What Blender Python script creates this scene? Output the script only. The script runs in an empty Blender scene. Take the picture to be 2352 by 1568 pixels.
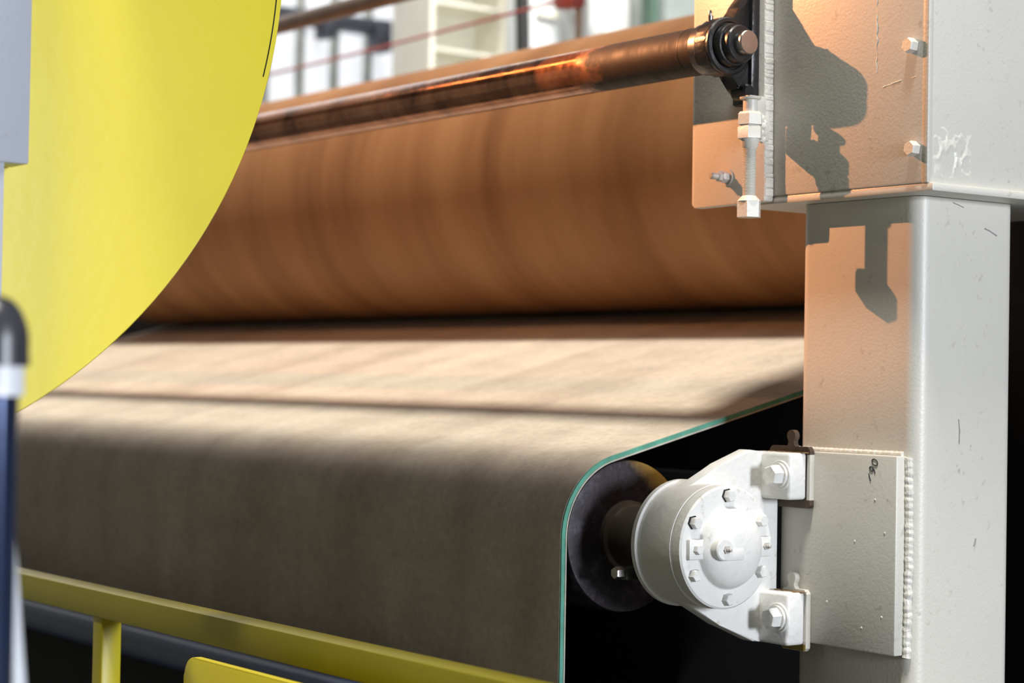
import bpy, bmesh, math, random
from mathutils import Vector, Matrix, noise
random.seed(7)
PI = math.pi
S = bpy.context.scene
COL = S.collection

# ------------------------------------------------------------------ camera
cam_d = bpy.data.cameras.new('camera'); cam = bpy.data.objects.new('camera', cam_d); COL.objects.link(cam); S.camera = cam
cam_d.lens = 70.0; cam_d.sensor_width = 36.0; cam_d.sensor_fit = 'HORIZONTAL'
R_ = Vector((0.5940802, 0.80422628, 0.0169944)); U_ = Vector((0.00538089, -0.02509925, 0.99967048)); F_ = Vector((-0.80438782, 0.59379299, 0.01923842))
m = Matrix((R_, U_, -F_)).transposed().to_4x4(); m.translation = Vector((2.740896, -2.52822225, 1.51104478))
cam.matrix_world = m; cam.location = m.translation
cam_d.dof.use_dof = True; cam_d.dof.focus_distance = 3.62; cam_d.dof.aperture_fstop = 2.7; cam_d.dof.aperture_blades = 9
cam_d.clip_start = 0.05; cam_d.clip_end = 200

# ------------------------------------------------------------------ light
S.view_settings.view_transform = 'Standard'; S.view_settings.look = 'None'; S.view_settings.gamma = 1.0
S.view_settings.use_curve_mapping = False; S.view_settings.exposure = 0.0
W = bpy.data.worlds.new('world'); S.world = W; W.use_nodes = True
W.node_tree.nodes['Background'].inputs[0].default_value = (0.78, 0.87, 1.0, 1); W.node_tree.nodes['Background'].inputs[1].default_value = 0.06

def aim(o, loc, target):
    o.location = loc
    o.rotation_euler = (Vector(target) - Vector(loc)).to_track_quat('-Z', 'Y').to_euler()
def lamp(name, kind, energy, color, loc, target, **kw):
    d = bpy.data.lights.new(name, kind); d.energy = energy; d.color = color
    for k, v in kw.items(): setattr(d, k, v)
    o = bpy.data.objects.new(name, d); COL.objects.link(o); aim(o, loc, target); return o
# skylights straight overhead
lamp('skylight_sun', 'SUN', 4.5, (1.0, 0.955, 0.87), (0.15 * 9, -0.215 * 9, 9), (0, 0, 0), angle=math.radians(8))
# cool daylight from the open bay door to the +X side
lamp('bay_door_light', 'AREA', 830.0, (0.87, 0.92, 1.0), (9.0, 0.1, 2.3), (0, -0.1, 1.5), shape='RECTANGLE', size=1.3, size_y=1.5)
# warm work lamp above the rollers
lamp('warm_work_lamp', 'SPOT', 185.0, (1.0, 0.41, 0.17), (-1.09, -0.55, 2.66), (0, 0.2, 1.89), spot_size=math.radians(36), spot_blend=0.15, shadow_soft_size=0.008)

# orange radiant heater tube above the rollers
lamp('radiant_heater', 'AREA', 12.0, (1.0, 0.42, 0.13), (-2.45, -0.65, 3.41), (-1.6, 0.5, 1.6), shape='RECTANGLE', size=1.1, size_y=0.02)
bpy.data.objects['radiant_heater'].rotation_euler = (math.radians(28), 0, 0)
# fill light added behind the machine to brighten the cabinets there
lamp('back_fill_light', 'AREA', 240.0, (1.0, 0.98, 0.94), (-2.6, 3.6, 5.6), (-6.4, 3.9, 2.4), shape='RECTANGLE', size=2.0, size_y=0.5)

# ------------------------------------------------------------------ materials
def mat(name):
    M = bpy.data.materials.new(name); M.use_nodes = True
    nt = M.node_tree; b = nt.nodes['Principled BSDF']
    return M, nt, b
def N(nt, t, **kw):
    n = nt.nodes.new(t)
    for k, v in kw.items():
        if k in n.inputs: n.inputs[k].default_value = v
        else: setattr(n, k, v)
    return n
def L(nt, a, b): nt.links.new(a, b)
def ramp(nt, fac, stops):
    r = N(nt, 'ShaderNodeValToRGB'); L(nt, fac, r.inputs[0])
    e = r.color_ramp.elements
    while len(e) < len(stops): e.new(0.5)
    for el, (p, c) in zip(e, stops):
        el.position = p; el.color = (c, c, c, 1) if not hasattr(c, '__len__') else (*c, 1)
    return r
def coords(nt, scale=(1, 1, 1)):
    t = N(nt, 'ShaderNodeTexCoord'); mp = N(nt, 'ShaderNodeMapping'); mp.inputs['Scale'].default_value = scale
    L(nt, t.outputs['Object'], mp.inputs[0]); return mp.outputs[0]
def mix(nt, fac, a, b, mode='MIX'):
    x = N(nt, 'ShaderNodeMix', data_type='RGBA', blend_type=mode)
    for sock, v in ((x.inputs[0], fac), (x.inputs[6], a), (x.inputs[7], b)):
        if hasattr(v, 'is_output'): L(nt, v, sock)
        elif hasattr(v, '__len__'): sock.default_value = (*v, 1)
        else: sock.default_value = v
    return x.outputs[2]
def paint(name, col, dirt=(0.2, 0.16, 0.11), rough=0.42, speck=0.62, bump=0.10, bscale=170, var=0.06, dirt_amt=0.3, metallic=0.0):
    M, nt, b = mat(name); c = coords(nt)
    n1 = N(nt, 'ShaderNodeTexNoise', Scale=3.0, Detail=5.0); L(nt, c, n1.inputs['Vector'])
    v = ramp(nt, n1.outputs[0], [(0.3, 1 - var * 1.6), (0.7, 1.0)])
    base = mix(nt, 1.0, col, v.outputs[0], 'MULTIPLY')
    n2 = N(nt, 'ShaderNodeTexNoise', Scale=55.0, Detail=3.0, Roughness=0.6); L(nt, c, n2.inputs['Vector'])
    sp = ramp(nt, n2.outputs[0], [(speck, 0.0), (speck + 0.09, dirt_amt)])
    n3 = N(nt, 'ShaderNodeTexNoise', Scale=9.0, Detail=4.0); L(nt, c, n3.inputs['Vector'])
    sp2 = ramp(nt, n3.outputs[0], [(0.5, 0.15), (0.68, 1.0)])
    f = N(nt, 'ShaderNodeMath', operation='MULTIPLY'); L(nt, sp.outputs[0], f.inputs[0]); L(nt, sp2.outputs[0], f.inputs[1])
    L(nt, mix(nt, f.outputs[0], base, dirt), b.inputs['Base Color'])
    b.inputs['Roughness'].default_value = rough; b.inputs['Metallic'].default_value = metallic
    n4 = N(nt, 'ShaderNodeTexNoise', Scale=float(bscale), Detail=2.0); L(nt, c, n4.inputs['Vector'])
    bp = N(nt, 'ShaderNodeBump', Strength=bump, Distance=0.004); L(nt, n4.outputs[0], bp.inputs['Height']); L(nt, bp.outputs[0], b.inputs['Normal'])
    return M
def plain(name, col, rough=0.5, metallic=0.0, nscale=8.0, var=0.25, bump=0.0, emit=0.0):
    M, nt, b = mat(name); c = coords(nt)
    n1 = N(nt, 'ShaderNodeTexNoise', Scale=nscale, Detail=6.0); L(nt, c, n1.inputs['Vector'])
    v = ramp(nt, n1.outputs[0], [(0.3, 1 - var), (0.7, 1.0)])
    o = mix(nt, 1.0, col, v.outputs[0], 'MULTIPLY')
    L(nt, o, b.inputs['Base Color']); b.inputs['Roughness'].default_value = rough; b.inputs['Metallic'].default_value = metallic
    if bump:
        bp = N(nt, 'ShaderNodeBump', Strength=bump, Distance=0.004); L(nt, n1.outputs[0], bp.inputs['Height']); L(nt, bp.outputs[0], b.inputs['Normal'])
    if emit:
        L(nt, o, b.inputs['Emission Color']); b.inputs['Emission Strength'].default_value = emit
    return M

CREAM = paint('cream_machine_paint', (0.57, 0.552, 0.495), var=0.05, speck=0.6, dirt_amt=0.42)
WHITE = paint('white_bearing_paint', (0.70, 0.695, 0.67), dirt=(0.25, 0.2, 0.12), bump=0.3, bscale=60, dirt_amt=0.5, speck=0.57, rough=0.4)
WELD = paint('weld_paint', (0.66, 0.64, 0.58), bump=0.5, bscale=120)
GREYFIT = paint('smeared_fitting_paint', (0.44, 0.42, 0.39), speck=0.5, dirt_amt=0.7)
YELLOW = paint('yellow_guard_paint', (0.77, 0.635, 0.012), dirt=(0.4, 0.3, 0.02), bump=0.05, bscale=40, rough=0.34, var=0.06, dirt_amt=0.35, speck=0.68)
YRAIL = paint('yellow_rail_paint', (0.56, 0.47, 0.012), dirt=(0.25, 0.2, 0.02), bump=0.05, rough=0.4, dirt_amt=0.2)
GREY = paint('grey_post_paint', (0.43, 0.45, 0.51), bump=0.1, dirt_amt=0.25)
BLUE = plain('blue_painted_steel', (0.035, 0.06, 0.14), 0.4)
BLACKP = plain('black_plastic', (0.035, 0.036, 0.045), 0.35)
NAVY = plain('dark_blue_tube', (0.03, 0.045, 0.10), 0.15, 0.6)
COLLAR = plain('white_collar', (0.75, 0.77, 0.82), 0.4)
GREASE = plain('black_greased_steel', (0.010, 0.010, 0.011), 0.36, 0.0, nscale=30, var=0.5, bump=0.6)
STEEL = plain('bright_steel', (0.42, 0.39, 0.38), 0.3, 1.0, nscale=25, var=0.3)
DARKSTEEL = plain('dark_steel', (0.10, 0.095, 0.09), 0.4, 0.8, nscale=30, var=0.6)
SHIM = plain('rusty_shim_steel', (0.085, 0.055, 0.035), 0.6, 0.2, nscale=40, var=0.5)
SHIMY = plain('ochre_shim_steel', (0.30, 0.22, 0.05), 0.6, 0.0, nscale=40, var=0.4)
INK = plain('black_marker_ink', (0.01, 0.01, 0.012), 0.7)
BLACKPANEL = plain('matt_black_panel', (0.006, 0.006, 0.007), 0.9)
CONCRETE = plain('concrete', (0.08, 0.08, 0.08), 0.8, nscale=2, var=0.3)
BROWNPIPE = plain('brown_roller_steel', (0.20, 0.14, 0.10), 0.4, 0.3, nscale=12, var=0.4)
RED = plain('red_cable', (0.60, 0.13, 0.11), 0.5)
DARKBG = plain('dark_rubber', (0.03, 0.03, 0.03), 0.5)
BGCREAM = plain('background_cream_paint', (0.80, 0.78, 0.67), 0.5, var=0.08)
BGWHITE = plain('background_white_paint', (0.82, 0.83, 0.82), 0.5, var=0.08)
BGGREY = plain('background_grey_paint', (0.50, 0.51, 0.50), 0.5, var=0.1)
BGGREEN = plain('background_green_paint', (0.09, 0.16, 0.12), 0.5)
DARKBLUE = plain('dark_blue_grey_steel', (0.13, 0.14, 0.18), 0.5)
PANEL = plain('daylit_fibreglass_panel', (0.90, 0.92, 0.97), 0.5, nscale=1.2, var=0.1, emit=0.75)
BATTEN = plain('grey_batten', (0.60, 0.62, 0.57), 0.6)
GREENEDGE = plain('green_rubber_edge', (0.10, 0.36, 0.26), 0.55, nscale=30, var=0.35, bump=0.2)
BACKING = plain('pale_belt_backing', (0.55, 0.52, 0.44), 0.8, nscale=30, var=0.3)
INNER = plain('shaded_belt_inside', (0.02, 0.018, 0.017), 0.9)  # near black: shade inside the belt loop is put into the colour

def felt():
    M, nt, b = mat('felt_belt_fabric')
    c = coords(nt)
    n1 = N(nt, 'ShaderNodeTexNoise', Scale=2.2, Detail=5.0, Roughness=0.55); L(nt, coords(nt, (2.2, 0.35, 0.35)), n1.inputs['Vector'])
    base = ramp(nt, n1.outputs[0], [(0.28, (0.49, 0.40, 0.315)), (0.5, (0.59, 0.495, 0.395)), (0.72, (0.65, 0.56, 0.45))])
    n2 = N(nt, 'ShaderNodeTexNoise', Scale=6.0, Detail=6.0, Roughness=0.65); L(nt, coords(nt, (1, 1.6, 1.6)), n2.inputs['Vector'])
    st = ramp(nt, n2.outputs[0], [(0.30, 0.72), (0.55, 1.0)])
    o = mix(nt, 0.6, base.outputs[0], st.outputs[0], 'MULTIPLY')
    n5 = N(nt, 'ShaderNodeTexNoise', Scale=60.0, Detail=4.0, Roughness=0.7); L(nt, c, n5.inputs['Vector'])
    gr = ramp(nt, n5.outputs[0], [(0.3, 0.8), (0.62, 1.08)])
    o = mix(nt, 0.7, o, gr.outputs[0], 'MULTIPLY')
    L(nt, o, b.inputs['Base Color']); b.inputs['Roughness'].default_value = 0.95
    b.inputs['Specular IOR Level'].default_value = 0.15
    n3 = N(nt, 'ShaderNodeTexNoise', Scale=260.0, Detail=3.0); L(nt, c, n3.inputs['Vector'])
    b1 = N(nt, 'ShaderNodeBump', Strength=0.35, Distance=0.002); L(nt, n3.outputs[0], b1.inputs['Height'])
    n4 = N(nt, 'ShaderNodeTexNoise', Scale=3.0, Detail=2.0); L(nt, coords(nt, (0.8, 2, 2)), n4.inputs['Vector'])
    b2 = N(nt, 'ShaderNodeBump', Strength=0.5, Distance=0.02); L(nt, n4.outputs[0], b2.inputs['Height'])
    L(nt, b1.outputs[0], b2.inputs['Normal']); L(nt, b2.outputs[0], b.inputs['Normal'])
    return M
FELT = felt()
def drum_mat():
    M, nt, b = mat('brown_drum_cover')
    n1 = N(nt, 'ShaderNodeTexNoise', Scale=1.6, Detail=4.0, Roughness=0.6); L(nt, coords(nt, (2.4, 0.35, 0.35)), n1.inputs['Vector'])
    base = ramp(nt, n1.outputs[0], [(0.30, (0.21, 0.088, 0.030)), (0.5, (0.32, 0.148, 0.056)), (0.70, (0.39, 0.195, 0.08))])
    n2 = N(nt, 'ShaderNodeTexNoise', Scale=140.0, Detail=2.0); L(nt, coords(nt), n2.inputs['Vector'])
    g = ramp(nt, n2.outputs[0], [(0.3, 0.88), (0.7, 1.06)])
    L(nt, mix(nt, 0.7, base.outputs[0], g.outputs[0], 'MULTIPLY'), b.inputs['Base Color'])
    b.inputs['Roughness'].default_value = 0.7; b.inputs['Specular IOR Level'].default_value = 0.25
    bp = N(nt, 'ShaderNodeBump', Strength=0.2, Distance=0.002); L(nt, n2.outputs[0], bp.inputs['Height']); L(nt, bp.outputs[0], b.inputs['Normal'])
    return M
DRUM = drum_mat()
def copper():
    M, nt, b = mat('worn_copper_tube')
    n1 = N(nt, 'ShaderNodeTexNoise', Scale=5.0, Detail=8.0, Roughness=0.7); L(nt, coords(nt, (1.6, 1.0, 1.0)), n1.inputs['Vector'])
    base = ramp(nt, n1.outputs[0], [(0.33, (0.11, 0.048, 0.028)), (0.50, (0.36, 0.15, 0.075)), (0.70, (0.50, 0.25, 0.14))])
    # dried brown grime on the last half metre before the bearing; the end stays worn by hand
    t = N(nt, 'ShaderNodeTexCoord'); sx = N(nt, 'ShaderNodeSeparateXYZ'); L(nt, t.outputs['Object'], sx.inputs[0])
    n3 = N(nt, 'ShaderNodeTexNoise', Scale=18.0, Detail=5.0, Roughness=0.7); L(nt, coords(nt, (0.8, 1, 1)), n3.inputs['Vector'])
    a = N(nt, 'ShaderNodeMath', operation='MULTIPLY_ADD'); L(nt, n3.outputs[0], a.inputs[0]); a.inputs[1].default_value = 0.22; L(nt, sx.outputs[0], a.inputs[2])
    mr = N(nt, 'ShaderNodeMapRange'); L(nt, a.outputs[0], mr.inputs[0]); mr.inputs[1].default_value = -0.27; mr.inputs[2].default_value = -0.19
    g = mr.outputs[0]
    L(nt, mix(nt, g, base.outputs[0], mix(nt, n3.outputs[0], (0.012, 0.009, 0.007), (0.055, 0.042, 0.034))), b.inputs['Base Color'])
    b.inputs['Specular IOR Level'].default_value = 0.2
    im = N(nt, 'ShaderNodeMapRange'); L(nt, g, im.inputs[0]); im.inputs[3].default_value = 0.85; im.inputs[4].default_value = 0.1; L(nt, im.outputs[0], b.inputs['Metallic'])
    n2 = N(nt, 'ShaderNodeTexNoise', Scale=14.0, Detail=6.0, Roughness=0.7); L(nt, coords(nt, (2.5, 0.7, 0.7)), n2.inputs['Vector'])
    r = ramp(nt, n2.outputs[0], [(0.35, 0.08), (0.65, 0.25)])
    rr = N(nt, 'ShaderNodeMath', operation='MULTIPLY_ADD'); L(nt, g, rr.inputs[0]); rr.inputs[1].default_value = 0.42; L(nt, r.outputs[0], rr.inputs[2]); L(nt, rr.outputs[0], b.inputs['Roughness'])
    bp = N(nt, 'ShaderNodeBump', Strength=0.12, Distance=0.002); L(nt, n2.outputs[0], bp.inputs['Height']); L(nt, bp.outputs[0], b.inputs['Normal'])
    return M
COPPER = copper()
def roll_end():
    M, nt, b = mat('scaled_roll_steel')
    n1 = N(nt, 'ShaderNodeTexNoise', Scale=14.0, Detail=8.0, Roughness=0.75); L(nt, coords(nt), n1.inputs['Vector'])
    base = ramp(nt, n1.outputs[0], [(0.38, (0.012, 0.007, 0.008)), (0.52, (0.026, 0.020, 0.027)), (0.68, (0.10, 0.085, 0.11))])
    # leftover ochre primer on the upper back edge of the disc
    t = N(nt, 'ShaderNodeTexCoord'); sx = N(nt, 'ShaderNodeSeparateXYZ'); L(nt, t.outputs['Object'], sx.inputs[0])
    a = N(nt, 'ShaderNodeMath', operation='ADD'); L(nt, sx.outputs[1], a.inputs[0]); L(nt, sx.outputs[2], a.inputs[1])
    nn = N(nt, 'ShaderNodeMath', operation='MULTIPLY_ADD'); L(nt, n1.outputs[0], nn.inputs[0]); nn.inputs[1].default_value = 0.06; L(nt, a.outputs[0], nn.inputs[2])
    mk = ramp(nt, nn.outputs[0], [(0.17, 0.0), (0.225, 0.95)])
    L(nt, mix(nt, mk.outputs[0], base.outputs[0], (0.34, 0.20, 0.035)), b.inputs['Base Color'])
    b.inputs['Roughness'].default_value = 0.5; b.inputs['Metallic'].default_value = 0.25
    bp = N(nt, 'ShaderNodeBump', Strength=0.5, Distance=0.004); L(nt, n1.outputs[0], bp.inputs['Height']); L(nt, bp.outputs[0], b.inputs['Normal'])
    return M
ROLLEND = roll_end()
SHAFT = plain('brown_oxidised_shaft', (0.09, 0.07, 0.055), 0.45, 0.5, nscale=20, var=0.5, bump=0.2)

# ------------------------------------------------------------------ mesh helpers
def bm_new(): return bmesh.new()
def add_box(bm, x0, x1, y0, y1, z0, z1, bev=0.0, seg=2):
    r = bmesh.ops.create_cube(bm, size=1.0)
    vs = r['verts']
    for v in vs: v.co = Vector(((x0 + x1) / 2 + v.co.x * (x1 - x0), (y0 + y1) / 2 + v.co.y * (y1 - y0), (z0 + z1) / 2 + v.co.z * (z1 - z0)))
    if bev:
        es = list({e for v in vs for e in v.link_edges})
        bmesh.ops.bevel(bm, geom=es, offset=bev, segments=seg, affect='EDGES', profile=0.5)
    return bm
AX = {'X': lambda a, r, t: Vector((a, r * math.cos(t), r * math.sin(t))),
      'Y': lambda a, r, t: Vector((r * math.sin(t), a, r * math.cos(t))),
      'Z': lambda a, r, t: Vector((r * math.cos(t), r * math.sin(t), a))}
def add_lathe(bm, prof, axis='X', c=(0, 0, 0), seg=48, start=0.0, cap0=True, cap1=True):
    """prof: list of (along axis, radius)"""
    c = Vector(c); rings = []
    for a, r in prof:
        rings.append([bm.verts.new(c + AX[axis](a, max(r, 1e-5), start + 2 * PI * i / seg)) for i in range(seg)])
    for p, q in zip(rings, rings[1:]):
        for i in range(seg): bm.faces.new((p[i], p[(i + 1) % seg], q[(i + 1) % seg], q[i]))
    if cap0: bm.faces.new(list(reversed(rings[0])))
    if cap1: bm.faces.new(rings[-1])
    return bm
def add_prism(bm, pts, axis, a0, a1, bev=0.0):
    """closed outline extruded along an axis; pts are the two other coordinates in x,y,z order"""
    def P(p, a): return Vector((a, p[0], p[1])) if axis == 'X' else Vector((p[0], a, p[1])) if axis == 'Y' else Vector((p[0], p[1], a))
    A = [bm.verts.new(P(p, a0)) for p in pts]; B = [bm.verts.new(P(p, a1)) for p in pts]
    n = len(pts); fs = [bm.faces.new(A), bm.faces.new(list(reversed(B)))]
    for i in range(n): fs.append(bm.faces.new((A[i], B[i], B[(i + 1) % n], A[(i + 1) % n])))
    if bev: bmesh.ops.bevel(bm, geom=list({e for f in fs for e in f.edges}), offset=bev, segments=2, affect='EDGES', profile=0.5)
    return bm
def add_tube(bm, path, r, seg=12, closed=False, rf=None):
    pts = [Vector(p) for p in path]; rings = []; n = len(pts); up = Vector((0, 0, 1)); pn = None
    for i, p in enumerate(pts):
        t = (pts[(i + 1) % n if closed else min(i + 1, n - 1)] - pts[(i - 1) % n if closed else max(i - 1, 0)]).normalized()
        if pn is None: pn = t.orthogonal().normalized()
        pn = (pn - t * pn.dot(t)).normalized(); b = t.cross(pn)
        rr = rf(i) if rf else r
        rings.append([bm.verts.new(p + (pn * math.cos(2 * PI * k / seg) + b * math.sin(2 * PI * k / seg)) * rr) for k in range(seg)])
    for i in range(n if closed else n - 1):
        p, q = rings[i], rings[(i + 1) % n]
        for k in range(seg): bm.faces.new((p[k], p[(k + 1) % seg], q[(k + 1) % seg], q[k]))
    if not closed: bm.faces.new(list(reversed(rings[0]))); bm.faces.new(rings[-1])
    return bm
def add_hex(bm, axis, a0, a1, af, c, cham=True, flip=False, rot=0.0):
    """hexagon head from a0 to a1 along axis, across flats af; chamfered at a1"""
    R = af / math.sqrt(3); h = a1 - a0
    prof = [(a0, R), (a0 + h * 0.82, R), (a1, R * 0.86)] if cham else [(a0, R), (a1, R)]
    return add_lathe(bm, prof, axis, c, 6, rot)
def obj(name, bm, material, parent=None, loc=None, sharp=0.6):
    bmesh.ops.recalc_face_normals(bm, faces=bm.faces[:])
    for f in bm.faces: f.smooth = True
    for e in bm.edges:
        if len(e.link_faces) != 2 or e.calc_face_angle(0) > sharp: e.smooth = False
    me = bpy.data.meshes.new(name)
    org = Vector(loc) if loc is not None else (parent_world(parent) if parent else Vector((0, 0, 0)))
    bm.transform(Matrix.Translation(-org)); bm.to_mesh(me); bm.free()
    me.materials.append(material)
    o = bpy.data.objects.new(name, me); COL.objects.link(o)
    if parent:
        o.parent = parent; o.location = org - parent_world(parent)
    else: o.location = org
    return o
def parent_world(o):
    p = Vector(o.location)
    while o.parent: o = o.parent; p += Vector(o.location)
    return p
def tag(o, label, cat, group=None):
    o['label'] = label; o['category'] = cat
    if group: o['group'] = group
    return o
def thing(name, label, cat, loc, group=None):
    o = bpy.data.objects.new(name, None); o.empty_display_size = 0.05; COL.objects.link(o); o.location = loc
    return tag(o, label, cat, group)
def struct(name, bm, m, parent=None, loc=None):
    o = obj(name, bm, m, parent, loc)
    if not parent: o['kind'] = 'structure'
    return o
def again(o, loc, parent=None):
    """another piece sharing o's mesh, at a world position"""
    c = o.copy(); COL.objects.link(c); p = parent or o.parent; c.parent = p
    c.location = Vector(loc) - (parent_world(p) if p else Vector((0, 0, 0))); return c
def arc(c, r, a0, a1, n): return [(c[0] + r * math.cos(a0 + (a1 - a0) * i / n), c[1] + r * math.sin(a0 + (a1 - a0) * i / n)) for i in range(n + 1)]

ZA = 1.2065            # lower roll axis height, axis along X at y = 0
BX, BL = -0.29, -4.92  # belt edges
DY, DZ, DR = 1.276, 2.140, 0.416   # big drum
PY, PZ, PR = 0.12, 2.172, 0.0467   # small copper roller

# ------------------------------------------------------------------ setting
struct('floor', add_box(bm_new(), -16, 10, -9, 14, -0.1, 0.0), CONCRETE)
wb = struct('wall_back', add_box(bm_new(), -8.35, -8.12, -9, 14, 0, 7), BATTEN)
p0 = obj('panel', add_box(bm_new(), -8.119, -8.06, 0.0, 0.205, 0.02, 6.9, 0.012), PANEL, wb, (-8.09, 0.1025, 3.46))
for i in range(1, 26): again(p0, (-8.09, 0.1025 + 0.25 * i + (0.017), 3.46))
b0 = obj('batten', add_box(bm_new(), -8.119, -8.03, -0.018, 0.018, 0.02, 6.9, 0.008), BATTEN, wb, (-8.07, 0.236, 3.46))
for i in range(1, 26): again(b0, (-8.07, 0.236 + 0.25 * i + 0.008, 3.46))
gt = struct('trim_1', add_box(bm_new(), -8.03, -7.9, 3.0, 4.30, 3.69, 3.78, 0.01), DARKBLUE)
obj('end_bracket', add_box(bm_new(), -8.03, -7.88, 4.22, 4.33, 3.58, 3.78, 0.01), DARKBLUE, gt)
obj('middle_bracket', add_box(bm_new(), -8.03, -7.88, 3.84, 3.91, 3.62, 3.78, 0.01), DARKBLUE, gt)
struct('trim_2', add_lathe(bm_new(), [(0.0, 0.035), (6.9, 0.035)], 'Z', (-7.97, 4.445, 0), 16), BGGREY)

pf = thing('added_shade_platform', 'unseen grey platform added to shade the belt front and the rail', 'platform', (-3, -0.8, 2.72))  # out of view, added to cast shade on belt front and rail
obj('deck', add_box(bm_new(), -7.0, -0.42, -1.22, -0.352, 2.72, 2.76, 0.004), DARKSTEEL, pf)
obj('bridge_plate', add_box(bm_new(), -0.419, -0.286, -0.74, -0.352, 2.72, 2.76, 0.004), DARKSTEEL, pf)
obj('end_deck', add_box(bm_new(), -0.285, 0.22, -1.22, -0.352, 2.72, 2.76, 0.004), DARKSTEEL, pf)
obj('front_deck', add_box(bm_new(), 0.221, 0.95, -1.22, -0.78, 2.72, 2.76, 0.004), DARKSTEEL, pf)
wl = thing('added_work_lamp', 'unseen small work lamp added with a flap that cuts off the warm light', 'lamp', (-1.12, -0.58, 2.66))  # out of view; flap added to keep warm light off the lower column
obj('lamp_body', add_lathe(bm_new(), [(-1.24, 0.03), (-1.15, 0.035), (-1.14, 0.03)], 'X', (0, -0.60, 2.675), 24), DARKSTEEL, wl)
obj('flap', add_box(bm_new(), -1.20, -0.60, -0.80, -0.479, 2.547, 2.550), DARKSTEEL, wl)
obj('hanger', add_box(bm_new(), -1.19, -1.17, -0.63, -0.61, 2.54, 2.717), DARKSTEEL, wl)
for x in (-6.9, -4.6): obj('leg', add_box(bm_new(), x - 0.04, x + 0.04, -1.16, -1.08, 0, 2.72, 0.004), DARKSTEEL, pf)

# ------------------------------------------------------------------ felt belt
def belt_path(off):
    """outline of the belt loop in (y, z); off = distance inward from the outer face"""
    R = 0.164 - off; t = math.radians(14.5); pts = []
    c1, c2, c3, c4 = (0, ZA), (0.0, 0.45), (1.75, 0.45), (1.75, ZA + 1.75 * math.tan(t))
    pts += arc(c1, R, PI / 2 + t, PI, 26)
    pts += [(-R, ZA - (ZA - 0.45) * i / 8) for i in range(1, 8)]
    pts += arc(c2, R, PI, 1.5 * PI, 12)
    pts += arc(c3, R, 1.5 * PI, 2 * PI, 12)
    pts += arc(c4, R, 0, PI / 2 + t, 14)
    a = pts[-1]; b = pts[0]
    pts += [(a[0] + (b[0] - a[0]) * i / 24, a[1] + (b[1] - a[1]) * i / 24) for i in range(1, 24)]
    return pts
def belt_band(x0, x1, o0, o1, nx=1):
    bm = bm_new(); P, Q = belt_path(o0), belt_path(o1); n = len(P)
    A = [[bm.verts.new((x0 + (x1 - x0) * k / nx, y, z)) for y, z in P] for k in range(nx + 1)]
    B = [[bm.verts.new((x0 + (x1 - x0) * k / nx, y, z)) for y, z in Q] for k in range(nx + 1)]
    for i in range(n):
        j = (i + 1) % n
        for k in range(nx):
            bm.faces.new((A[k][i], A[k][j], A[k + 1][j], A[k + 1][i])); bm.faces.new((B[k][i], B[k + 1][i], B[k + 1][j], B[k][j]))
        bm.faces.new((A[0][i], B[0][i], B[0][j], A[0][j])); bm.faces.new((A[nx][i], A[nx][j], B[nx][j], B[nx][i]))
    return bm
belt = thing('felt_belt', 'wide beige felt belt with a green edge bending down over the lower roll', 'belt', (-2.6, 0.0, 0.29))
obj('felt_face', belt_band(BL, BX - 0.004, 0.0, 0.006, 24), FELT, belt)
obj('backing', belt_band(BL, BX + 0.0015, 0.0091, 0.0118), BACKING, belt)['label'] = 'thin pale backing layer along the belt edge'
obj('green_edge', belt_band(BX - 0.03, BX, 0.0004, 0.0088), GREENEDGE, belt)['label'] = 'green rubber edge of the belt'
obj('shaded_inner_face', belt_band(BL, BX - 0.012, 0.0101, 0.0122), INNER, belt)  # dark layer standing in for the shade inside the loop

# ------------------------------------------------------------------ lower roll
roll = thing('lower_roll', 'dark steel roll with stub shaft inside the belt bend beside the white bearing', 'roll', (-0.29, 0, ZA))
obj('roll_shell', add_lathe(bm_new(), [(BL, 0.148), (BX - 0.01, 0.1505), (BX - 0.001, 0.1485), (BX, 0.145), (BX + 0.0005, 0.10), (BX + 0.0005, 0.066)], 'X', (0, 0, ZA), 72), ROLLEND, roll)
obj('shaft', add_lathe(bm_new(), [(BX - 0.02, 0.072), (BX + 0.012, 0.070), (BX + 0.016, 0.063), (-0.12, 0.062)], 'X', (0, 0, ZA), 48), SHAFT, roll)['label'] = 'brown oxidised stub shaft'
lug = add_box(bm_new(), -0.205, -0.165, -0.105, -0.06, ZA - 0.072, ZA - 0.048, 0.004)
ln = obj('locking_lug', lug, DARKSTEEL, roll)
obj('nut', add_hex(bm_new(), 'Y', -0.103, -0.122, 0.022, (-0.18, 0, ZA - 0.058)), STEEL, ln)

# ------------------------------------------------------------------ black sheet added to darken the inside of the belt loop
ip = obj('loop_dark_sheet', add_box(bm_new(), -4.8, -0.36, 0.62, 0.68, 0.56, 1.30, 0.01), BLACKPANEL)
tag(ip, 'matt black sheet added to darken the space inside the belt loop', 'panel')
obj('foot_bar', add_box(bm_new(), -4.8, -0.36, 0.63, 0.67, 0.0, 0.57), BLACKPANEL, ip)

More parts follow.
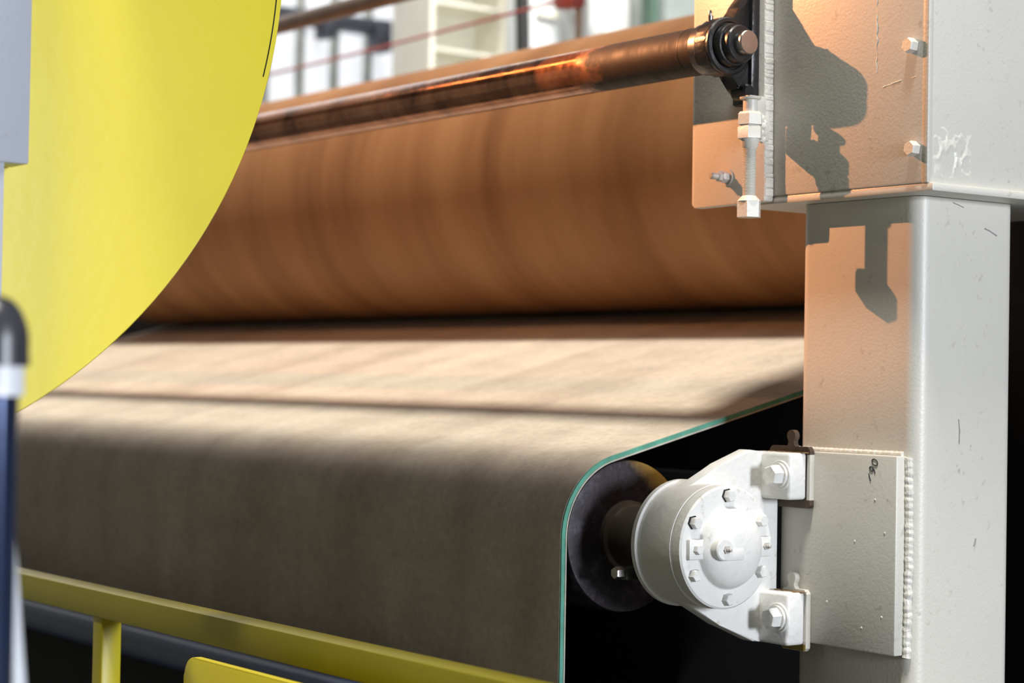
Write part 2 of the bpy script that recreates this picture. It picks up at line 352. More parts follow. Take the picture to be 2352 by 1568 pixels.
# ------------------------------------------------------------------ big drum and rollers above
drum = thing('upper_drum', 'large brown covered drum pressing down onto the felt belt', 'drum', (-2.6, DY, DZ))
dn = 32
prof = [(BL, DR)] + [(BL + (-0.46 - BL) * i / dn, DR) for i in range(1, dn)] + [(-0.47, DR), (-0.46, DR - 0.01)]
obj('drum_cover', add_lathe(bm_new(), prof, 'X', (0, DY, DZ), 160), DRUM, drum)
obj('journal', add_lathe(bm_new(), [(-0.47, 0.09), (-0.36, 0.09)], 'X', (0, DY, DZ), 32), DARKSTEEL, drum)
cr = thing('copper_roller', 'shiny copper coloured guide roller in front of the brown drum', 'roller', (-0.2, PY, PZ))
obj('tube', add_lathe(bm_new(), [(-4.9 + 4.69 * i / 20, PR) for i in range(21)], 'X', (0, PY, PZ), 64), COPPER, cr)
obj('end_collar', add_lathe(bm_new(), [(-0.212, PR), (-0.210, 0.0505), (-0.196, 0.0515), (-0.180, 0.0515), (-0.177, 0.046), (-0.165, 0.044)], 'X', (0, PY, PZ), 48), plain('worn_collar_steel', (0.17, 0.16, 0.15), 0.35, 0.9, nscale=40, var=0.6), cr)['label'] = 'bare steel end collar'
obj('groove_ring', add_lathe(bm_new(), [(-0.2475, PR - 0.002), (-0.2465, PR + 0.0006), (-0.2455, PR + 0.0006), (-0.2445, PR - 0.002)], 'X', (0, PY, PZ), 48), SHAFT, cr)
obj('shaft', add_lathe(bm_new(), [(-0.19, 0.0235), (-0.0895, 0.0235), (-0.0874, 0.0215)], 'X', (0, PY, PZ), 40), STEEL, cr)['label'] = 'round steel shaft end'
br = thing('brown_roller', 'out of focus brown roller high above the drum at the back', 'roller', (-3, 1.2, 2.832))
obj('tube', add_lathe(bm_new(), [(-6.4, 0.031), (-0.25, 0.031)], 'X', (0, 1.2, 2.832), 24), BROWNPIPE, br)

# ------------------------------------------------------------------ column, pad and weld
colm = thing('steel_column', 'cream square steel column with welded pad carrying the white bearing', 'column', (0.08, 0.38, 0))
def rrect(x0, x1, y0, y1, r, n=6):
    return arc((x1 - r, y1 - r), r, 0, PI / 2, n) + arc((x0 + r, y1 - r), r, PI / 2, PI, n) + arc((x0 + r, y0 + r), r, PI, 1.5 * PI, n) + arc((x1 - r, y0 + r), r, 1.5 * PI, 2 * PI, n)
bm = bm_new(); pts = rrect(-0.066, 0.245, 0.24, 0.513, 0.03)
zs = [0.0, 0.6, 1.2, 1.8625]
rg = [[bm.verts.new((x, y, z)) for x, y in pts] for z in zs]
for p, q in zip(rg, rg[1:]):
    for i in range(len(p)): bm.faces.new((p[i], p[(i + 1) % len(p)], q[(i + 1) % len(p)], q[i]))
bm.faces.new(rg[0]); bm.faces.new(rg[-1])
obj('tube', bm, CREAM, colm)
obj('floor_plate', add_box(bm_new(), -0.13, 0.31, 0.18, 0.57, 0, 0.02, 0.003), CREAM, colm)
pad = obj('mounting_pad', add_box(bm_new(), -0.077, 0.2225, 0.212, 0.2398, 1.0165, 1.383, 0.0035), CREAM, colm)
def weld(path, r, wob, seed):
    rnd = random.Random(seed); pts = []
    for a, b in zip(path, path[1:]):
        a, b = Vector(a), Vector(b); n = max(2, int((b - a).length / 0.0022))
        pts += [a + (b - a) * i / n for i in range(n)]
    pts.append(Vector(path[-1]))
    ph = [0.0]
    for i in range(len(pts)): ph.append(ph[-1] + 1.1 * (0.8 + 0.4 * rnd.random()))
    pts2 = [p + Vector((noise.noise(p * 90) * wob, noise.noise(p * 70 + Vector((5, 5, 5))) * wob * 0.6, 0)) for p in pts]
    return add_tube(bm_new(), pts2, r, 10, rf=lambda i: r * (0.92 + 0.11 * (0.5 + 0.5 * math.sin(ph[i])) + 0.08 * noise.noise(pts[i] * 60)))
obj('weld_bead', weld([(0.2265, 0.2405, 1.380), (0.2275, 0.2425, 1.19), (0.2265, 0.2405, 1.013)], 0.0082, 0.0022, 3), WELD, pad)
obj('weld_bead', weld([(-0.06, 0.2375, 1.3855), (0.215, 0.2375, 1.3855)], 0.0058, 0.003, 4), WELD, pad)
# the handwritten 1 9 0 on the pad
def stroke(pts, r=0.0009):
    return [Vector((x, 0.2114, z)) for x, z in pts]
bm = bm_new()
ux = Vector((0.0150, 0, 0.0300)).normalized(); uz = Vector((-0.0300, 0, 0.0150)).normalized(); o0 = Vector((0.1545, 0.2114, 1.340))
def wr(a, b): return o0 + ux * a * 1.2 + uz * b * 1.2
add_tube(bm, [wr(-0.002, -0.0050), wr(0.002, -0.0005), wr(0.006, 0.0035)], 0.0009, 6)
nine = [wr(0.0150 + 0.0033 * math.cos(t), 0.0020 + 0.0042 * math.sin(t)) for t in [2 * PI * i / 12 for i in range(12)]]
add_tube(bm, nine, 0.0009, 6, closed=True)
add_tube(bm, [wr(0.0182, 0.0012), wr(0.0165, -0.004), wr(0.0125, -0.008)], 0.0009, 6)
zero = [wr(0.0275 + 0.0044 * math.cos(t), 0.0005 + 0.0064 * math.sin(t)) for t in [2 * PI * i / 16 for i in range(16)]]
add_tube(bm, zero, 0.0009, 6, closed=True)
obj('handwritten_number', bm, INK, pad)['label'] = 'small handwritten 190 in black marker'
# paint runs and weld spatter that stand proud
bm = bm_new()
for x, z in ((0.05, 1.10), (0.19, 1.085), (0.14, 1.06), (0.17, 1.30), (0.12, 1.22), (0.195, 1.24)):
    add_lathe(bm, [(0.2125, 0.003), (0.2112, 0.0022), (0.2108, 0.0008)], 'Y', (x, 0, z), 8, cap0=False)
sp = obj('weld_spatter', bm, WELD, pad); sp['kind'] = 'stuff'

def mark(name, pts, r): obj(name, add_tube(bm_new(), pts, r, 6), MARK, colm)
MARK = plain('grey_scuff', (0.30, 0.29, 0.28), 0.7)
mark('scuff_mark', [(0.2450, 0.3535, 1.452), (0.2452, 0.3560, 1.43), (0.2450, 0.3555, 1.405)], 0.0012)
mark('scuff_mark', [(0.2450, 0.405, 1.228), (0.2452, 0.402, 1.218), (0.2450, 0.400, 1.214)], 0.002)
mark('scuff_mark', [(0.2450, 0.33, 1.855), (0.2451, 0.345, 1.852), (0.2450, 0.36, 1.848)], 0.001)
mark('scuff_mark', [(0.2450, 0.42, 1.812), (0.2451, 0.435, 1.808), (0.2450, 0.455, 1.80)], 0.0014)

# ------------------------------------------------------------------ box beam on top of the column
beam = thing('box_beam', 'cream box beam resting on top of the square column', 'beam', (0.0, 0.6, 1.875))
obj('box', add_box(bm_new(), -0.30, 0.306, 0.19, 0.82, 1.8785, 2.9, 0.004), CREAM, beam)
obj('edge_strip', add_box(bm_new(), 0.292, 0.3075, 0.1892, 0.2025, 1.878, 2.9, 0.003), CREAM, beam)
obj('base_flange', add_box(bm_new(), -0.20, 0.318, 0.192, 0.82, 1.8635, 1.8785, 0.003), CREAM, beam)
bolt0 = add_hex(bm_new(), 'Y', 0.19, 0.172, 0.0245, (0.269, 0, 2.129), rot=0.2)
hb = obj('hex_bolt', bolt0, CREAM, beam, (0.269, 0.19, 2.129))
hb2 = again(hb, (0.277, 0.19, 1.9410))
bm = bm_new()   # wrinkled blistered paint on the end of the beam
gn = 40; gv = {}
for i in range(gn + 1):
    for j in range(gn + 1):
        y = 0.205 + 0.105 * i / gn; z = 1.888 + 0.095 * j / gn
        d = max(0.0, 1 - ((i / gn - 0.5) / 0.5) ** 2) * max(0.0, 1 - ((j / gn - 0.5) / 0.5) ** 2)
        h = abs(noise.noise(Vector((y * 38, z * 32, 0.3)))) + 0.25 * abs(noise.noise(Vector((y * 90, z * 90, 3))))
        gv[i, j] = bm.verts.new((0.3058 + 0.0035 * d ** 0.5 * max(0, 1 - 3.2 * h), y, z))
for i in range(gn):
    for j in range(gn): bm.faces.new((gv[i, j], gv[i + 1, j], gv[i + 1, j + 1], gv[i, j + 1]))
obj('blistered_paint', bm, CREAM, beam)
obj('weld_run', weld([(0.178, 0.1902, 2.30), (0.181, 0.1902, 2.09)], 0.0016, 0.003, 9), CREAM, beam)
obj('paint_scar', weld([(0.196, 0.1905, 2.062), (0.24, 0.1903, 2.069), (0.285, 0.1905, 2.073)], 0.0011, 0.004, 12), CREAM, beam)

# ------------------------------------------------------------------ take-up plate, its bearing and jack screw
tp = thing('take_up_plate', 'flame cut cream plate on the beam behind the black bearing', 'plate', (-0.23, 0.21, 1.873))
bm = bm_new()
add_prism(bm, [(-0.335, 1.880), (-0.327, 1.8725), (-0.126, 1.8745), (-0.123, 1.878), (-0.139, 2.9), (-0.339, 2.9)], 'Y', 0.198, 0.2225, 0.002)
obj('plate', bm, CREAM, tp)
rnd = random.Random(5); bm = bm_new(); z = 1.885   # ragged torch-cut end of the plate
xe = lambda z: -0.123 - (z - 1.878) * 0.01566
while z < 2.45:
    h = rnd.uniform(0.006, 0.02); g = rnd.uniform(0.0006, 0.002)
    x = xe(z)
    add_box(bm, x - 0.006, x + rnd.uniform(0.0006, 0.0022), 0.199, 0.2216, z, z + h, 0.0012, 1); z += h + g
obj('torch_cut_edge', bm, WELD, tp)
st = obj('stud', add_lathe(bm_new(), [(0.198, 0.007), (0.155, 0.007), (0.152, 0.005)], 'Y', (-0.229, 0, 1.929), 16), GREYFIT, tp)
obj('washer', add_lathe(bm_new(), [(0.198, 0.017), (0.194, 0.017)], 'Y', (-0.229, 0, 1.929), 24), GREYFIT, st)
obj('nut', add_hex(bm_new(), 'Y', 0.194, 0.180, 0.021, (-0.229, 0, 1.929)), GREYFIT, st)
obj('nut', add_hex(bm_new(), 'Y', 0.179, 0.170, 0.019, (-0.229, 0, 1.929), rot=0.3), GREYFIT, st)

bb = thing('black_bearing', 'black greasy bearing block holding the copper roller shaft', 'bearing', (-0.16, 0.198, PZ))
bm = bm_new()
ang = lambda a: (PY + 0.057 * math.cos(math.radians(a)), PZ + 0.057 * math.sin(math.radians(a)))
out = [(0.1975, PZ - 0.100), (0.180, PZ - 0.103), (0.150, PZ - 0.080)] + [ang(a) for a in range(290, 60, -10)] + [(0.150, PZ + 0.082), (0.178, PZ + 0.115), (0.1975, PZ + 0.115)]
add_prism(bm, list(reversed(out)), 'X', -0.186, -0.150, 0.005)
body = obj('housing', bm, GREASE, bb)
obj('outer_ring', add_lathe(bm_new(), [(-0.152, 0.056), (-0.146, 0.0565), (-0.143, 0.0535), (-0.142, 0.047), (-0.146, 0.045)], 'X', (0, PY, PZ), 56), GREASE, bb)
obj('seal_ring', add_lathe(bm_new(), [(-0.150, 0.043), (-0.134, 0.043), (-0.128, 0.040), (-0.127, 0.036), (-0.129, 0.034)], 'X', (0, PY, PZ), 56), GREASE, bb)
obj('locking_collar', add_lathe(bm_new(), [(-0.130, 0.0365), (-0.112, 0.0365), (-0.109, 0.034), (-0.108, 0.0245)], 'X', (0, PY, PZ), 48), GREASE, bb)
bm = bm_new()
add_box(bm, -0.196, -0.140, 0.176, 0.1978, PZ - 0.108, PZ + 0.125, 0.005)
obj('base', bm, GREASE, bb)
obj('bolt_boss', add_lathe(bm_new(), [(-0.172, 0.0155), (-0.138, 0.0155), (-0.134, 0.012)], 'X', (0, 0.166, PZ - 0.085), 28), GREASE, bb)
gz = PZ + 0.058
gf = obj('grease_nipple', add_lathe(bm_new(), [(PZ + 0.048, 0.006), (PZ + 0.060, 0.006), (PZ + 0.062, 0.003), (PZ + 0.067, 0.0035), (PZ + 0.071, 0.002)], 'Z', (-0.176, PY - 0.022, 0), 14), STEEL, bb)

js = thing('jack_screw', 'cream painted jack screw with two nuts below the black bearing', 'bolt', (-0.104, 0.14, 1.838))
jx, jy = -0.104, 0.14
obj('screw_head', add_hex(bm_new(), 'Z', 1.869, 1.838, 0.042, (jx, jy, 0), rot=0.15, cham=False), CREAM, js)
obj('head_taper', add_lathe(bm_new(), [(1.869, 0.0235), (1.880, 0.013)], 'Z', (jx, jy, 0), 24), CREAM, js)
prof = []; z = 1.878
while z < 1.972:
    prof += [(z, 0.0114), (z + 0.0011, 0.0132), (z + 0.0016, 0.0132)]; z += 0.0028
obj('threaded_rod', add_lathe(bm_new(), prof, 'Z', (jx, jy, 0), 28), CREAM, js)
obj('collar', add_lathe(bm_new(), [(1.970, 0.0122), (1.974, 0.016), (1.990, 0.019)], 'Z', (jx, jy, 0), 28), CREAM, js)
obj('hex_nut', add_hex(bm_new(), 'Z', 1.9895, 2.0155, 0.044, (jx, jy, 0), rot=0.15), CREAM, js)
obj('hex_nut', add_hex(bm_new(), 'Z', 2.0160, 2.0410, 0.044, (jx, jy, 0), rot=0.22), CREAM, js)
obj('boss', add_lathe(bm_new(), [(2.040, 0.014), (2.064, 0.014), (2.066, 0.020), (2.0695, 0.021), (2.071, 0.012)], 'Z', (jx, jy, 0), 28), CREAM, js)
obj('nut_bracket', add_box(bm_new(), -0.128, -0.110, 0.150, 0.198, 1.990, 2.040, 0.003), CREAM, js)
bm = bm_new()
for (x, y, z, r) in ((-0.100, 0.164, 2.031, 0.008), (-0.101, 0.168, 2.018, 0.009), (-0.102, 0.165, 2.004, 0.0085), (-0.104, 0.166, 1.993, 0.007), (-0.107, 0.176, 2.024, 0.008), (-0.109, 0.18, 2.006, 0.008), (-0.109, 0.178, 1.993, 0.008)):
    bmesh.ops.create_icosphere(bm, subdivisions=2, radius=r, matrix=Matrix.Translation((x, y, z)))
for v in bm.verts: v.co += v.normal * noise.noise(v.co * 150) * 0.002
obj('weld_blobs', bm, WELD, js)
bm = bm_new(); add_prism(bm, [(-0.135, 2.078), (-0.121, 2.078), (-0.124, 2.040), (-0.130, 2.055)], 'Y', 0.155, 0.198, 0.001)
obj('gusset', bm, CREAM, js)

for t_ in (tp, bb, js, cr): t_.location += Vector((0.035, -0.033, -0.0071))   # the take-up assembly sits proud of the beam face

# ------------------------------------------------------------------ white bearing housing
bh = thing('bearing_housing', 'white painted flanged bearing housing bolted to the column pad', 'bearing', (-0.04, 0.2, ZA))
bm = bm_new()
add_lathe(bm, [(-0.138, 0.066), (-0.138, 0.1165), (-0.134, 0.1205), (-0.124, 0.1205), (-0.121, 0.1165), (-0.117, 0.1155), (-0.112, 0.1150), (-0.034, 0.1150), (-0.0325, 0.1163), (-0.029, 0.1163), (-0.0275, 0.1135), (-0.0195, 0.1135)], 'X', (0, 0, ZA), 96)
obj('housing_body', bm, WHITE, bh)
# tapered web between barrel and feet
T = lambda a, r=0.114: (r * math.cos(math.radians(a)), ZA + r * math.sin(math.radians(a)))
web = [T(113), (0.05, 1.357), (0.122, 1.3845), (0.152, 1.381), (0.1995, 1.3795), (0.1995, 1.011), (0.152, 1.0145), (0.138, 1.015), (0.05, 1.0515), T(247)]
bm = bm_new(); add_prism(bm, list(reversed(web)), 'X', -0.105, -0.072, 0.004)
obj('web', bm, WHITE, bh)
def foot(z0, z1):
    bm = bm_new(); add_box(bm, -0.115, 0.0045, 0.1535, 0.1997, z0, z1, 0.0065, 3); return bm
f1 = obj('foot', foot(1.291, 1.3805), WHITE, bh); f2 = obj('foot', foot(1.0135, 1.1135), WHITE, bh)
capo = obj('end_cap', add_lathe(bm_new(), [(-0.0205, 0.05), (-0.0200, 0.1155), (-0.004, 0.1150), (-0.0005, 0.1115), (0.0, 0.107), (0.0002, 0.05)], 'X', (0, 0, ZA), 96), WHITE, bh)
dome = [(-0.001, 0.080), (0.0015, 0.0765)] + [(0.0015 + 0.034 * math.sin(t), 0.0755 * math.cos(t) ** 0.8) for t in [PI / 2 * i / 12 for i in range(1, 12)]] + [(0.0355, 0.002)]
obj('dome', add_lathe(bm_new(), dome, 'X', (0, 0.004, ZA - 0.001), 64), WHITE, capo)
bm = bm_new(); add_box(bm, -0.002, 0.0095, -0.101, 0.104, ZA - 0.0195, ZA + 0.0185, 0.003); obj('grease_bar', bm, WHITE, capo)
obj('grease_boss', add_lathe(bm_new(), [(0.0, 0.0205), (0.037, 0.0205), (0.0395, 0.0185)], 'X', (0, -0.040, ZA), 32), WHITE, capo)
bm = bm_new(); add_box(bm, 0.0, 0.0385, -0.040, 0.008, ZA - 0.0205, ZA - 0.0, 0.002); obj('boss_rib', bm, WHITE, capo)
bolt = None
for k in range(6):
    a = math.radians(90 + 60 * k); p = (0.0, 0.096 * math.cos(a), ZA + 0.096 * math.sin(a))
    if bolt is None: bolt = obj('cap_bolt', add_hex(bm_new(), 'X', 0.0, 0.0125, 0.0205, p, rot=0.15), WHITE, capo, p)
    else: again(bolt, p)
    if k in (0, 1):
        g = (0.0, p[1] - 0.0022, p[2] + 0.0008)
        obj('paint_gap', add_hex(bm_new(), 'X', 0.0001, 0.0012, 0.0232, g, rot=0.15, cham=False), GREASE, capo)['label'] = 'black crack in the paint around the bolt'
obj('bar_bolt', add_hex(bm_new(), 'X', 0.009, 0.019, 0.0165, (0, -0.083, ZA), rot=0.3), WHITE, capo)
def fitting(name, x, y, z, s=1.0):
    bm = bm_new(); add_hex(bm, 'X', x, x + 0.004 * s, 0.0135 * s, (0, y, z), cham=False)
    add_lathe(bm, [(x + 0.004 * s, 0.0045 * s), (x + 0.008 * s, 0.0045 * s), (x + 0.0095 * s, 0.0026 * s), (x + 0.012 * s, 0.0036 * s), (x + 0.0145 * s, 0.0022 * s)], 'X', (0, y, z), 16)
    return obj(name, bm, GREYFIT, capo)
fitting('grease_fitting', 0.0392, -0.038, ZA, 1.0); fitting('grease_fitting', 0.0092, 0.090, ZA, 0.95)
for z in (1.3375, 1.0655):
    w = obj('foot_washer', add_lathe(bm_new(), [(0.1535, 0.0285), (0.1505, 0.0285), (0.1495, 0.0275)], 'Y', (-0.020, 0, z), 36), WHITE, bh, (-0.020, 0.1535, z))
    bm = bm_new(); add_lathe(bm, [(0.1497, 0.0235), (0.1445, 0.0235)], 'Y', (-0.020, 0, z), 32); obj('spring_washer', bm, WHITE, w)
    bt = obj('foot_bolt', add_hex(bm_new(), 'Y', 0.1445, 0.1235, 0.0355, (-0.020, 0, z), rot=0.25), WHITE, bh, (-0.020, 0.1445, z))
    bt['label'] = 'large hex bolt through the upper foot' if z > 1.2 else 'large hex bolt through the lower foot'

RUST = plain('rust_stain', (0.30, 0.17, 0.06), 0.8, nscale=60, var=0.7)
for z in (1.3805, 1.1135):
    bm = bm_new(); rnd = random.Random(int(z * 100)); x = -0.09
    while x < 0.0:
        w_ = rnd.uniform(0.004, 0.012); add_box(bm, x, x + w_ * 0.9, rnd.uniform(0.176, 0.19), 0.1995, z - 0.0004, z + rnd.uniform(0.0004, 0.0012)); x += w_
    obj('rust_scale', bm, RUST, bh)['label'] = 'rust scale along the top of the foot'
# shims between the feet and the pad
def shim(z0, z1, x0, x1, tx, mt, label, name='shim_plate'):
    bm = bm_new()
    o = [(x0 + 0.006, z0), (x1 - 0.006, z0), (x1, z0 + 0.006), (x1, z1 - 0.008), (x1 - 0.006, z1)]
    o += [(tx + 0.011, z1), (tx + 0.0075, z1 + 0.006), (tx + 0.0075, z1 + 0.011)] + [(tx + 0.0115 * math.cos(t), z1 + 0.020 + 0.0115 * math.sin(t)) for t in [math.radians(a) for a in range(-40, 221, 20)]] + [(tx - 0.0075, z1 + 0.011), (tx - 0.0075, z1 + 0.006), (tx - 0.011, z1)]
    o += [(x0 + 0.006, z1), (x0, z1 - 0.006), (x0, z0 + 0.006)]
    add_prism(bm, o, 'Y', 0.2002, 0.2118)
    return tag(obj(name, bm, mt, None, ((x0 + x1) / 2, 0.206, z0)), label, 'shim', 'shims behind the bearing feet')
s1 = shim(1.274, 1.392, -0.098, 0.0120, -0.040, SHIM, 'dark rusty shim with round tab behind the upper bearing foot')
obj('painted_edge', add_box(bm_new(), 0.0045, 0.01225, 0.1999, 0.2119, 1.290, 1.377), CREAM, s1)['label'] = 'cream painted strip along the edge'
s2 = shim(1.0005, 1.118, -0.060, 0.0075, -0.034, CREAM, 'painted shim with ochre lower edge behind the lower bearing foot')
obj('bare_edge', add_box(bm_new(), -0.056, 0.0065, 0.1998, 0.2004, 1.0012, 1.014), SHIMY, s2)['label'] = 'bare ochre lower edge'

# ------------------------------------------------------------------ yellow guard disc and grey post
yd = thing('yellow_guard_disc', 'big round yellow guard disc in front of the belt', 'guard', (-0.32, -1.715, 2.25))
YC = (-1.715, 2.2506); YR = 0.9226
obj('disc', add_lathe(bm_new(), [(-0.36, YR - 0.004), (-0.356, YR), (-0.303, YR), (-0.3, YR - 0.002), (-0.3, YR - 0.03), (-0.2995, 0.3)], 'X', (0, *YC), 180), YELLOW, yd)
seam = [(-0.2994, YC[0] + (YR - 0.012) * math.cos(t), YC[1] + (YR - 0.012) * math.sin(t)) for t in [math.radians(-14 + 10 * i / 30) for i in range(31)]]
obj('edge_crack', add_tube(bm_new(), seam, 0.0011, 6), DARKSTEEL, yd)
gp = thing('grey_post', 'light grey steel post with a wider upper block beside the yellow disc', 'post', (-0.24, -1.36, 0))
obj('upper_block', add_box(bm_new(), -0.29, -0.222, -1.55, -1.2885, 1.836, 3.0, 0.004), GREY, gp)
obj('shank', add_box(bm_new(), -0.285, -0.226, -1.53, -1.3265, 0.0, 1.84, 0.004), GREY, gp)

# ------------------------------------------------------------------ capped tube in the near foreground
ct = thing('capped_tube', 'dark blue tube with rounded black cap and white collar near the camera', 'post', (0.826, -1.757, 0))
cx, cy = 0.826, -1.757
obj('tube', add_lathe(bm_new(), [(0, 0.0225), (1.49, 0.0225)], 'Z', (cx, cy, 0), 32), NAVY, ct)
obj('collar', add_lathe(bm_new(), [(1.486, 0.0225), (1.4865, 0.0275), (1.518, 0.0275)], 'Z', (cx, cy, 0), 32), COLLAR, ct)['label'] = 'white collar'
dm = [(1.516, 0.0275), (1.5165, 0.0325), (1.535, 0.0315)] + [(1.535 + 0.052 * math.sin(t), 0.0315 * math.cos(t) ** 0.9 + 0.0005) for t in [PI / 2 * i / 10 for i in range(1, 11)]]
obj('cap', add_lathe(bm_new(), dm, 'Z', (cx, cy, 0), 32), BLACKP, ct)['label'] = 'rounded black plastic cap'
d = Vector((0.842 - 0.835, -1.723 + 1.738, 1.199 - 1.381)) * 1.04; a = cam.location + (Vector((0.826, -1.7495, 1.381)) - cam.location) * 1.04; top = a - d * 0.9; bot = a + d * (a.z / -d.z)
lp = obj('leaning_pole', add_tube(bm_new(), [top, bot], 0.0125, 20), COLLAR, None, (bot.x, bot.y, 0))
tag(lp, 'pale leaning pole beside the dark blue capped tube', 'pole')

# ------------------------------------------------------------------ yellow rail, yellow panel and blue pipe
yr = thing('yellow_guard_rail', 'yellow square tube guard rail running in front of the belt', 'rail', (-1.0, -0.77, 0))
obj('top_rail', add_box(bm_new(), -2.9, 0.9, -0.80, -0.745, 1.017, 1.0715, 0.004), YRAIL, yr)
pr = obj('rail_post', add_box(bm_new(), -1.026, -0.980, -0.796, -0.752, 0.0, 1.018, 0.005), YRAIL, yr, (-1.003, -0.774, 0.509))
again(pr, (-2.5, -0.774, 0.509)); again(pr, (0.55, -0.774, 0.509))
yp = thing('yellow_barrier', 'bright yellow barrier plate with rounded corner below the rail', 'barrier', (-0.1, -0.9, 0))
def rpan(x0, x1, z0, z1, r): return [(x1 - r + r * math.cos(t), z1 - r + r * math.sin(t)) for t in [PI / 2 * i / 8 for i in range(9)]] + [(x0 + r + r * math.cos(t), z1 - r + r * math.sin(t)) for t in [PI / 2 + PI / 2 * i / 8 for i in range(9)]] + [(x0, z0), (x1, z0)]
obj('plate', add_prism(bm_new(), rpan(-0.39, 0.25, 0.62, 1.0225, 0.035), 'Y', -0.915, -0.90, 0.003), YELLOW, yp)
for x in (-0.33, 0.19): obj('leg', add_box(bm_new(), x - 0.02, x + 0.02, -0.899, -0.86, 0, 0.95, 0.003), YRAIL, yp)
bp_ = thing('blue_pipe', 'dark blue horizontal pipe between the yellow rail and the belt', 'pipe', (-1.8, -0.35, 0))
obj('pipe', add_lathe(bm_new(), [(-4.2, 0.038), (-0.5, 0.038)], 'X', (0, -0.36, 0.855), 32), BLUE, bp_)
obj('under_pipe_dark_sheet', add_box(bm_new(), -4.2, -0.5, -0.322, -0.312, 0.05, 0.85), BLACKPANEL, bp_)['label'] = 'black sheet added to darken the area under the pipe'  # black sheet in place of the shade below the pipe
for x in (-3.9, -0.62): obj('stand', add_box(bm_new(), x - 0.02, x + 0.02, -0.38, -0.34, 0, 0.83), BLUE, bp_)

# ------------------------------------------------------------------ things behind the machine
hc = thing('cream_column', 'blurred cream H section column with stiffener plates behind the drum', 'column', (-5.5, 3.2, 0))
obj('web', add_box(bm_new(), -5.72, -5.70, 3.01, 3.43, 0, 5), BGCREAM, hc)
obj('flange', add_box(bm_new(), -5.79, -5.45, 2.98, 3.01, 0, 5, 0.003), BGCREAM, hc)
obj('flange', add_box(bm_new(), -5.79, -5.45, 3.43, 3.455, 0, 5, 0.003), BGCREAM, hc)
sf = obj('stiffener', add_box(bm_new(), -5.70, -5.46, 3.01, 3.43, -0.008, 0.008), BGCREAM, hc, (-5.58, 3.225, 0))
for i in range(8): again(sf, (-5.58, 3.225, 3.155 + 0.235 * (i - 4)))
COL.objects.unlink(sf); bpy.data.objects.remove(sf)
hose = [(-5.30, 3.42 + 0.03 * math.sin((z - 2.2) * 2.2), z) for z in [2.0 + 0.1 * i for i in range(21)]] + [(-5.30, 3.44, 4.6)]
hs = obj('black_hose', add_tube(bm_new(), [(-5.30, 3.40, 0.0), (-5.30, 3.40, 1.0)] + hose, 0.036, 14), DARKBG, None, (-5.30, 3.40, 0)); tag(hs, 'thick black hose hanging beside the cream column', 'hose')
wc = thing('white_cabinet', 'white machine cabinet behind the drum to the right of the hose', 'cabinet', (-5.6, 3.8, 0))
obj('cabinet_body', add_box(bm_new(), -6.2, -5.62, 3.73, 3.93, 0, 4.6, 0.01), BGWHITE, wc)
obj('latch', add_box(bm_new(), -5.62, -5.58, 3.76, 3.90, 3.42, 3.46, 0.005), BGCREAM, wc)
wc2 = thing('white_cabinet', 'tall white cabinet between the grey duct and the green post', 'cabinet', (-5.4, 4.1, 0))
obj('cabinet_body', add_box(bm_new(), -6.0, -5.62, 4.08, 4.57, 0, 4.6, 0.01), BGWHITE, wc2)
obj('latch', add_box(bm_new(), -5.62, -5.58, 4.42, 4.47, 3.53, 3.58, 0.005), BGGREEN, wc2)
du = [(-5.50, 3.90, 4.6 - 0.1 * i) for i in range(10)] + [(-5.49, 3.91, 3.6), (-5.47, 3.95, 3.45), (-5.44, 4.03, 3.28), (-5.42, 4.13, 3.12), (-5.42, 4.18, 2.9), (-5.42, 4.18, 0.0)]
dk = obj('grey_duct', add_tube(bm_new(), du, 0.075, 18), BGGREY, None, (-5.34, 4.1, 0)); tag(dk, 'grey curved duct in front of the tall white cabinet', 'duct')
gpz = obj('green_post', add_box(bm_new(), -5.30, -5.20, 4.215, 4.257, 0, 4.6, 0.005), BGGREEN, None, (-5.25, 4.3, 0)); tag(gpz, 'dark green post beside the tall white cabinet', 'post')
gb = thing('grey_green_cabinet', 'grey green machine cabinet behind the take up plate', 'cabinet', (-5.3, 4.7, 0))
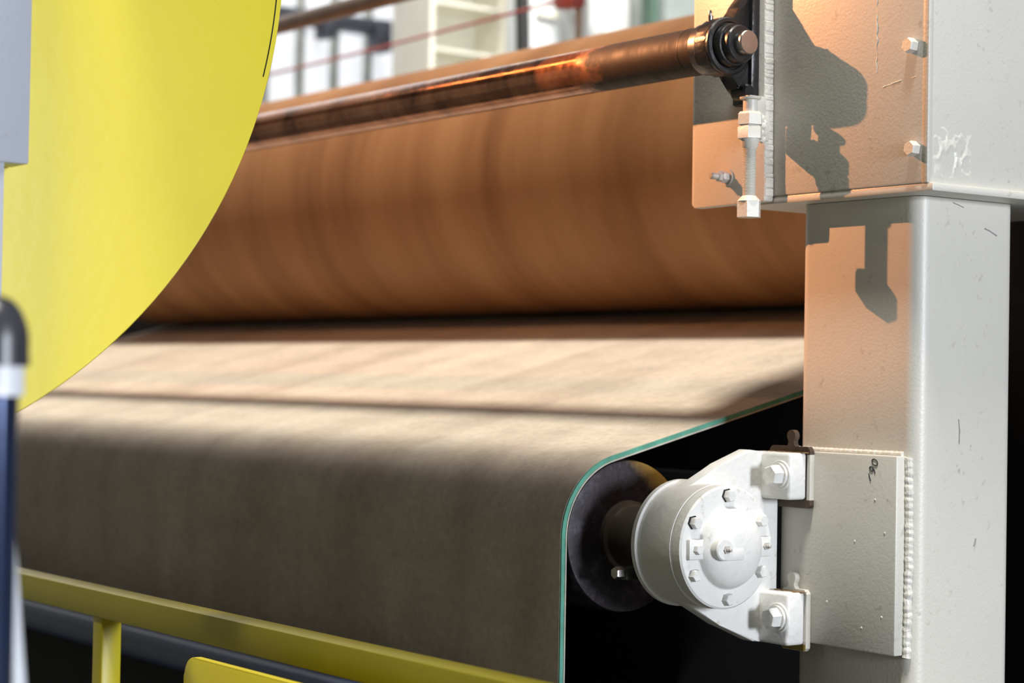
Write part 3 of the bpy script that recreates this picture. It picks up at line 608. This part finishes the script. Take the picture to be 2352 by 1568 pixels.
obj('cabinet_body', add_box(bm_new(), -5.58, -5.3, 4.385, 5.1, 0, 4.6, 0.01), plain('grey_green_paint', (0.30, 0.34, 0.32)), gb)
cab = thing('red_rope', 'thin red pull rope stretched across behind the machine', 'rope', (-5.5, 2.0, 2.93))
obj('line', add_tube(bm_new(), [(-8.05 + (-3.11 + 8.05) * i / 20, 2.0, 2.93 - 0.03 * math.sin(PI * i / 20)) for i in range(21)], 0.0065, 8), RED, cab)
sw = thing('pull_cord_switch', 'red pull cord switch box at the end of the red cord', 'switch', (-3.05, 2.0, 2.93))
obj('switch_box', add_box(bm_new(), -3.13, -3.02, 1.97, 2.04, 2.895, 3.05, 0.012), RED, sw)
obj('stand_post', add_box(bm_new(), -3.09, -3.05, 2.041, 2.08, 0.0, 3.05, 0.004), BGGREY, sw)
fr = thing('gap_darkening_frame', 'black plates added to darken the gap beyond the far edge of the belt', 'frame', (-5.1, 1.4, 0))  # near-black plates added so the gap past the belt stays dark
obj('side_plate', add_box(bm_new(), -5.16, -5.10, 0.55, 2.3, 0.0, 1.66, 0.01), BLACKPANEL, fr)
obj('dark_gap_plate', add_box(bm_new(), -5.16, -5.12, 1.12, 2.3, 1.6, 1.80, 0.01), BLACKPANEL, fr)
obj('bolt_head', add_lathe(bm_new(), [(-5.10, 0.03), (-5.06, 0.03), (-5.04, 0.02)], 'X', (0, 0.98, 1.685), 16), STEEL, fr)['label'] = 'shiny steel bolt head'
obj('bolt_head', add_lathe(bm_new(), [(-5.12, 0.02), (-5.08, 0.02), (-5.07, 0.012)], 'X', (0, 1.17, 1.70), 16), SHIMY, fr)['label'] = 'brass coloured bolt head'
# right of the column
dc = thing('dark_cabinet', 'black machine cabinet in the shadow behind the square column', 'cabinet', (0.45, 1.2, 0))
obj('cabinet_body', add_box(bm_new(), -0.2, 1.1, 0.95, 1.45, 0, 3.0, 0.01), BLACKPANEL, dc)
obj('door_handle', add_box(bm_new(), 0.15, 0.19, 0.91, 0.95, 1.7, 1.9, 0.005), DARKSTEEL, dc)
